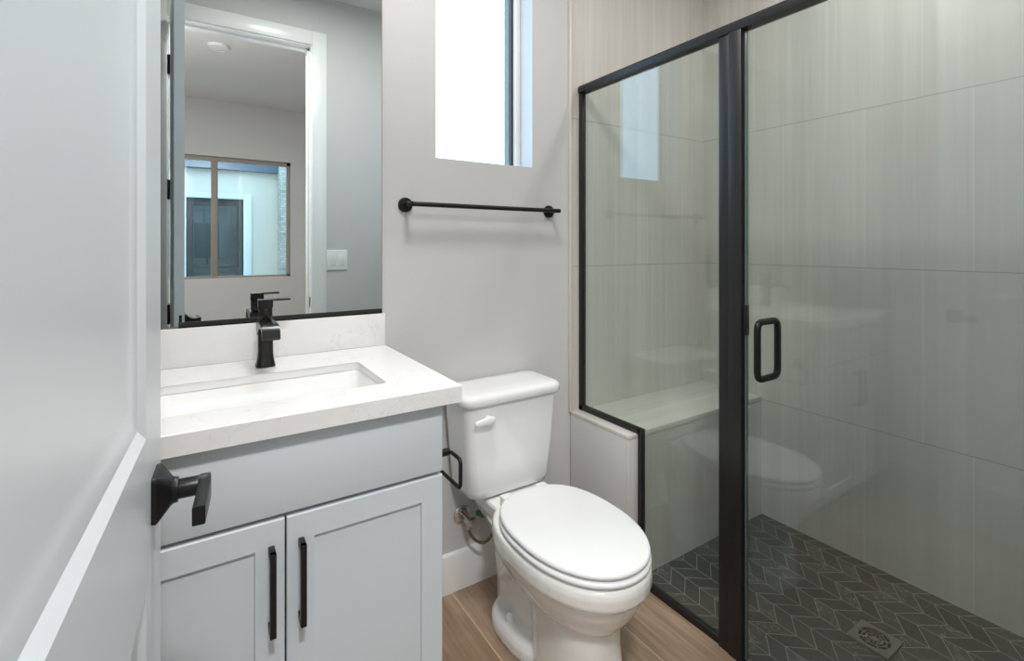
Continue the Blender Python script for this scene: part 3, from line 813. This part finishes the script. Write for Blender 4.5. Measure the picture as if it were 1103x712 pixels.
# floor drain
fd = thing('floor_drain', 'square metal drain in the dark shower floor', 'drain', (1.815, -0.915, -0.02))
bm = NB()
dx, dy, dz = 1.815, -0.915, -0.012
ring_o = rrect(dx, dy, 0.057, 0.057, 0.003, 11)   # 48 points
def circ(r, n=48, ph=0): return [(dx + r * math.cos(2 * PI * (k + 0.5) / n + ph), dy + r * math.sin(2 * PI * (k + 0.5) / n + ph)) for k in range(n)]
c1 = circ(0.046)
add_loft(bm, [[(x, y, dz - 0.004) for x, y in ring_o], [(x, y, dz + 0.003) for x, y in ring_o], [(x, y, dz + 0.003) for x, y in c1], [(x, y, dz - 0.004) for x, y in c1]], False, False)
obj('frame_plate', bm, 'drain', fd, ang=30)
bm = NB()
for r0, r1 in ((0.0455, 0.0425), (0.034, 0.0305), (0.0225, 0.0195), (0.010, 0.0)):
    a = circ(r0); b = circ(max(r1, 0.0005))
    add_loft(bm, [[(x, y, dz - 0.002) for x, y in a], [(x, y, dz + 0.002) for x, y in a], [(x, y, dz + 0.002) for x, y in b], [(x, y, dz - 0.002) for x, y in b]], False, False)
for k in range(8):
    a = 2 * PI * k / 8 + 0.2
    for ra, rb, oo in ((0.010, 0.024, 0), (0.022, 0.046, 0.39)):
        p0 = Vector((dx + ra * math.cos(a + oo), dy + ra * math.sin(a + oo), dz)); p1 = Vector((dx + rb * math.cos(a + oo), dy + rb * math.sin(a + oo), dz))
        add_cyl(bm, p0, p1, 0.0019, n=6)
obj('grate', bm, 'drain', fd)
obj('sump', box(dx - 0.05, dx + 0.05, dy - 0.05, dy + 0.05, dz - 0.007, dz - 0.0045), 'gap', fd)

# ------------------------------------------------------------------ shower enclosure
HZB, HZT = 1.886, 1.920
en = thing('shower_screen', 'black framed fixed glass screen beside the toilet', 'shower screen', (XG, -0.36, 0))
bm = NB()
# header: flat bottom, rounded top
prof = [(XG - 0.020, HZB), (XG + 0.020, HZB), (XG + 0.022, HZB + 0.008), (XG + 0.022, HZT - 0.014), (XG + 0.016, HZT - 0.004), (XG + 0.006, HZT), (XG - 0.006, HZT), (XG - 0.016, HZT - 0.004), (XG - 0.022, HZT - 0.014), (XG - 0.022, HZB + 0.008)]
add_loft(bm, [[(a, -0.0125, b) for a, b in prof], [(a, YF + 0.001, b) for a, b in prof]])
obj('header_rail', bm, 'frame', en, ang=30)
PW0, PW1 = -0.672, -0.748
bm = NB()
add_box(bm, XG - 0.010, XG + 0.010, -0.027, -0.0045, 0.5475, HZB, 0.001)
obj('wall_channel', bm, 'frame', en)
bm = NB()
add_box(bm, XG - 0.010, XG + 0.010, -0.346, -0.0045, 0.5470, 0.567, 0.001)
add_box(bm, XG - 0.010, XG + 0.010, -0.354, -0.3365, 0.005, 0.567, 0.001)
obj('notch_channel', bm, 'frame', en)
obj('sill_channel', box(XG - 0.010, XG + 0.010, PW0, -0.354, 0.0005, 0.022, 0.001), 'frame', en)
bm = NB()
add_box(bm, XG - 0.016, XG + 0.016, PW0 - 0.034, PW0, 0.0005, HZB, 0.0015)
add_box(bm, XG - 0.020, XG + 0.020, PW1, PW0 - 0.035, 0.0005, HZB, 0.0015)
obj('post', bm, 'frame', en)
bm = NB()
poly = [(-0.027, 0.567), (-0.354, 0.567), (-0.354, 0.022), (PW0, 0.022), (PW0, HZB), (-0.027, HZB)]
va = [[bm.verts.new((x, y, z)) for y, z in poly] for x in (XG - 0.004, XG + 0.004)]
for i in range(6): bm.faces.new((va[0][i], va[0][(i + 1) % 6], va[1][(i + 1) % 6], va[1][i]))
bm.faces.new(va[0]); bm.faces.new(list(reversed(va[1])))
obj('pane', bm, 'glass', en, ang=10)

sd = thing('shower_door', 'frameless glass shower door with black pull at the right', 'shower door', (XG, -1.08, 0))
obj('pane', box(XG - 0.005, XG + 0.005, -1.490, -0.757, 0.012, HZB - 0.008), 'glass', sd, ang=10)
obj('edge_seal', box(XG - 0.006, XG + 0.006, -0.7568, -0.7515, 0.012, HZB - 0.008, 0.001), 'gedge', sd)
bm = NB(); add_box(bm, XG - 0.009, XG + 0.009, -0.7572, -0.7490, 0.975, 1.065, 0.001)
obj('strike', bm, 'gap', sd)
path = smooth_path([(XG - 0.052, -0.818, 0.862), (XG - 0.052, -0.818, 1.024), (XG + 0.052, -0.818, 1.024), (XG + 0.052, -0.818, 0.862)], 0.024, 7, closed=True)
ring = obj('pull_handle', add_tube(NB(), path, 0.0095, 16, closed=True), 'black', sd, ang=60)
ring['label'] = 'black D-shaped pull'
bm = NB()
for hz in (0.25, 1.62):
    add_box(bm, XG - 0.014, XG + 0.014, -1.512, -1.43, hz - 0.045, hz + 0.045, 0.002)
obj('hinge', bm, 'frame', sd)

# ------------------------------------------------------------------ switch, lamps
sw = thing('light_switch', 'white two-gang light switch beside the door casing, seen in the mirror', 'light switch', (0.722, YF, 1.154))
obj('plate', box(0.660, 0.782, YF + 0.0005, YF + 0.007, 1.094, 1.216, 0.003, 3), 'plate', sw)
for x in (0.698, 0.744):
    bm = box(x - 0.016, x + 0.016, YF + 0.006, YF + 0.011, 1.122, 1.188, 0.002)
    obj('rocker', bm, 'trim', sw)

def ceiling_disc(name, x, y, r, label, cat, lit=True):
    t = thing(name, label, cat, (x, y, CH))
    bm = NB()
    add_loft(bm, [[(x + a * math.cos(2 * PI * k / 40), y + a * math.sin(2 * PI * k / 40), CH - b) for k in range(40)] for a, b in ((r, 0.0004), (r, 0.006), (r * 0.96, 0.016), (r * 0.86, 0.020), (r * 0.84, 0.014))])
    obj('trim_ring', bm, 'trim', t)
    bm = NB()
    add_loft(bm, [[(x + a * math.cos(2 * PI * k / 40), y + a * math.sin(2 * PI * k / 40), CH - b) for k in range(40)] for a, b in ((r * 0.84, 0.012), (r * 0.84, 0.016), (r * 0.7, 0.020), (r * 0.3, 0.023))])
    obj('diffuser', bm, 'lamp' if lit else 'trim', t, ang=60)
    return t
ceiling_disc('ceiling_light', BATH_LIGHT[0], BATH_LIGHT[1], 0.16, 'round ceiling light above the vanity', 'ceiling light')
ceiling_disc('ceiling_light', SHOWER_LIGHT[0], SHOWER_LIGHT[1], 0.09, 'small round ceiling light above the shower', 'ceiling light')
ceiling_disc('ceiling_light', HALL_FILL[0], HALL_FILL[1], 0.16, 'added round fill light on the hall ceiling, out of view', 'ceiling light')  # housing disc for the added hall fill
pt = thing('fill_pendant', 'added white fill globe on a black rod in the hall, out of view', 'fill light', (FILL_PENDANT[0], FILL_PENDANT[1], CH))  # added globe, placed where the mirror does not show it
bm = NB(); add_cyl(bm, (FILL_PENDANT[0], FILL_PENDANT[1], CH - 0.02), (FILL_PENDANT[0], FILL_PENDANT[1], CH - 0.0005), 0.05, n=28, bev=0.003)
obj('canopy', bm, 'black', pt)
bm = NB(); add_cyl(bm, (FILL_PENDANT[0], FILL_PENDANT[1], 2.11), (FILL_PENDANT[0], FILL_PENDANT[1], CH - 0.02), 0.005, n=10)
add_cyl(bm, (FILL_PENDANT[0], FILL_PENDANT[1], 2.072), (FILL_PENDANT[0], FILL_PENDANT[1], 2.112), 0.030, 0.018, 24, 0.002)
obj('rod', bm, 'black', pt)
bm = NB(); bmesh.ops.create_uvsphere(bm, u_segments=32, v_segments=16, radius=0.08, matrix=Matrix.Translation((FILL_PENDANT[0], FILL_PENDANT[1], 2.0)))
obj('globe', bm, 'globe', pt, ang=60)
ceiling_disc('smoke_detector', 0.136, -2.69, 0.075, 'small round detector on the ceiling, seen in the mirror', 'smoke detector', lit=False)
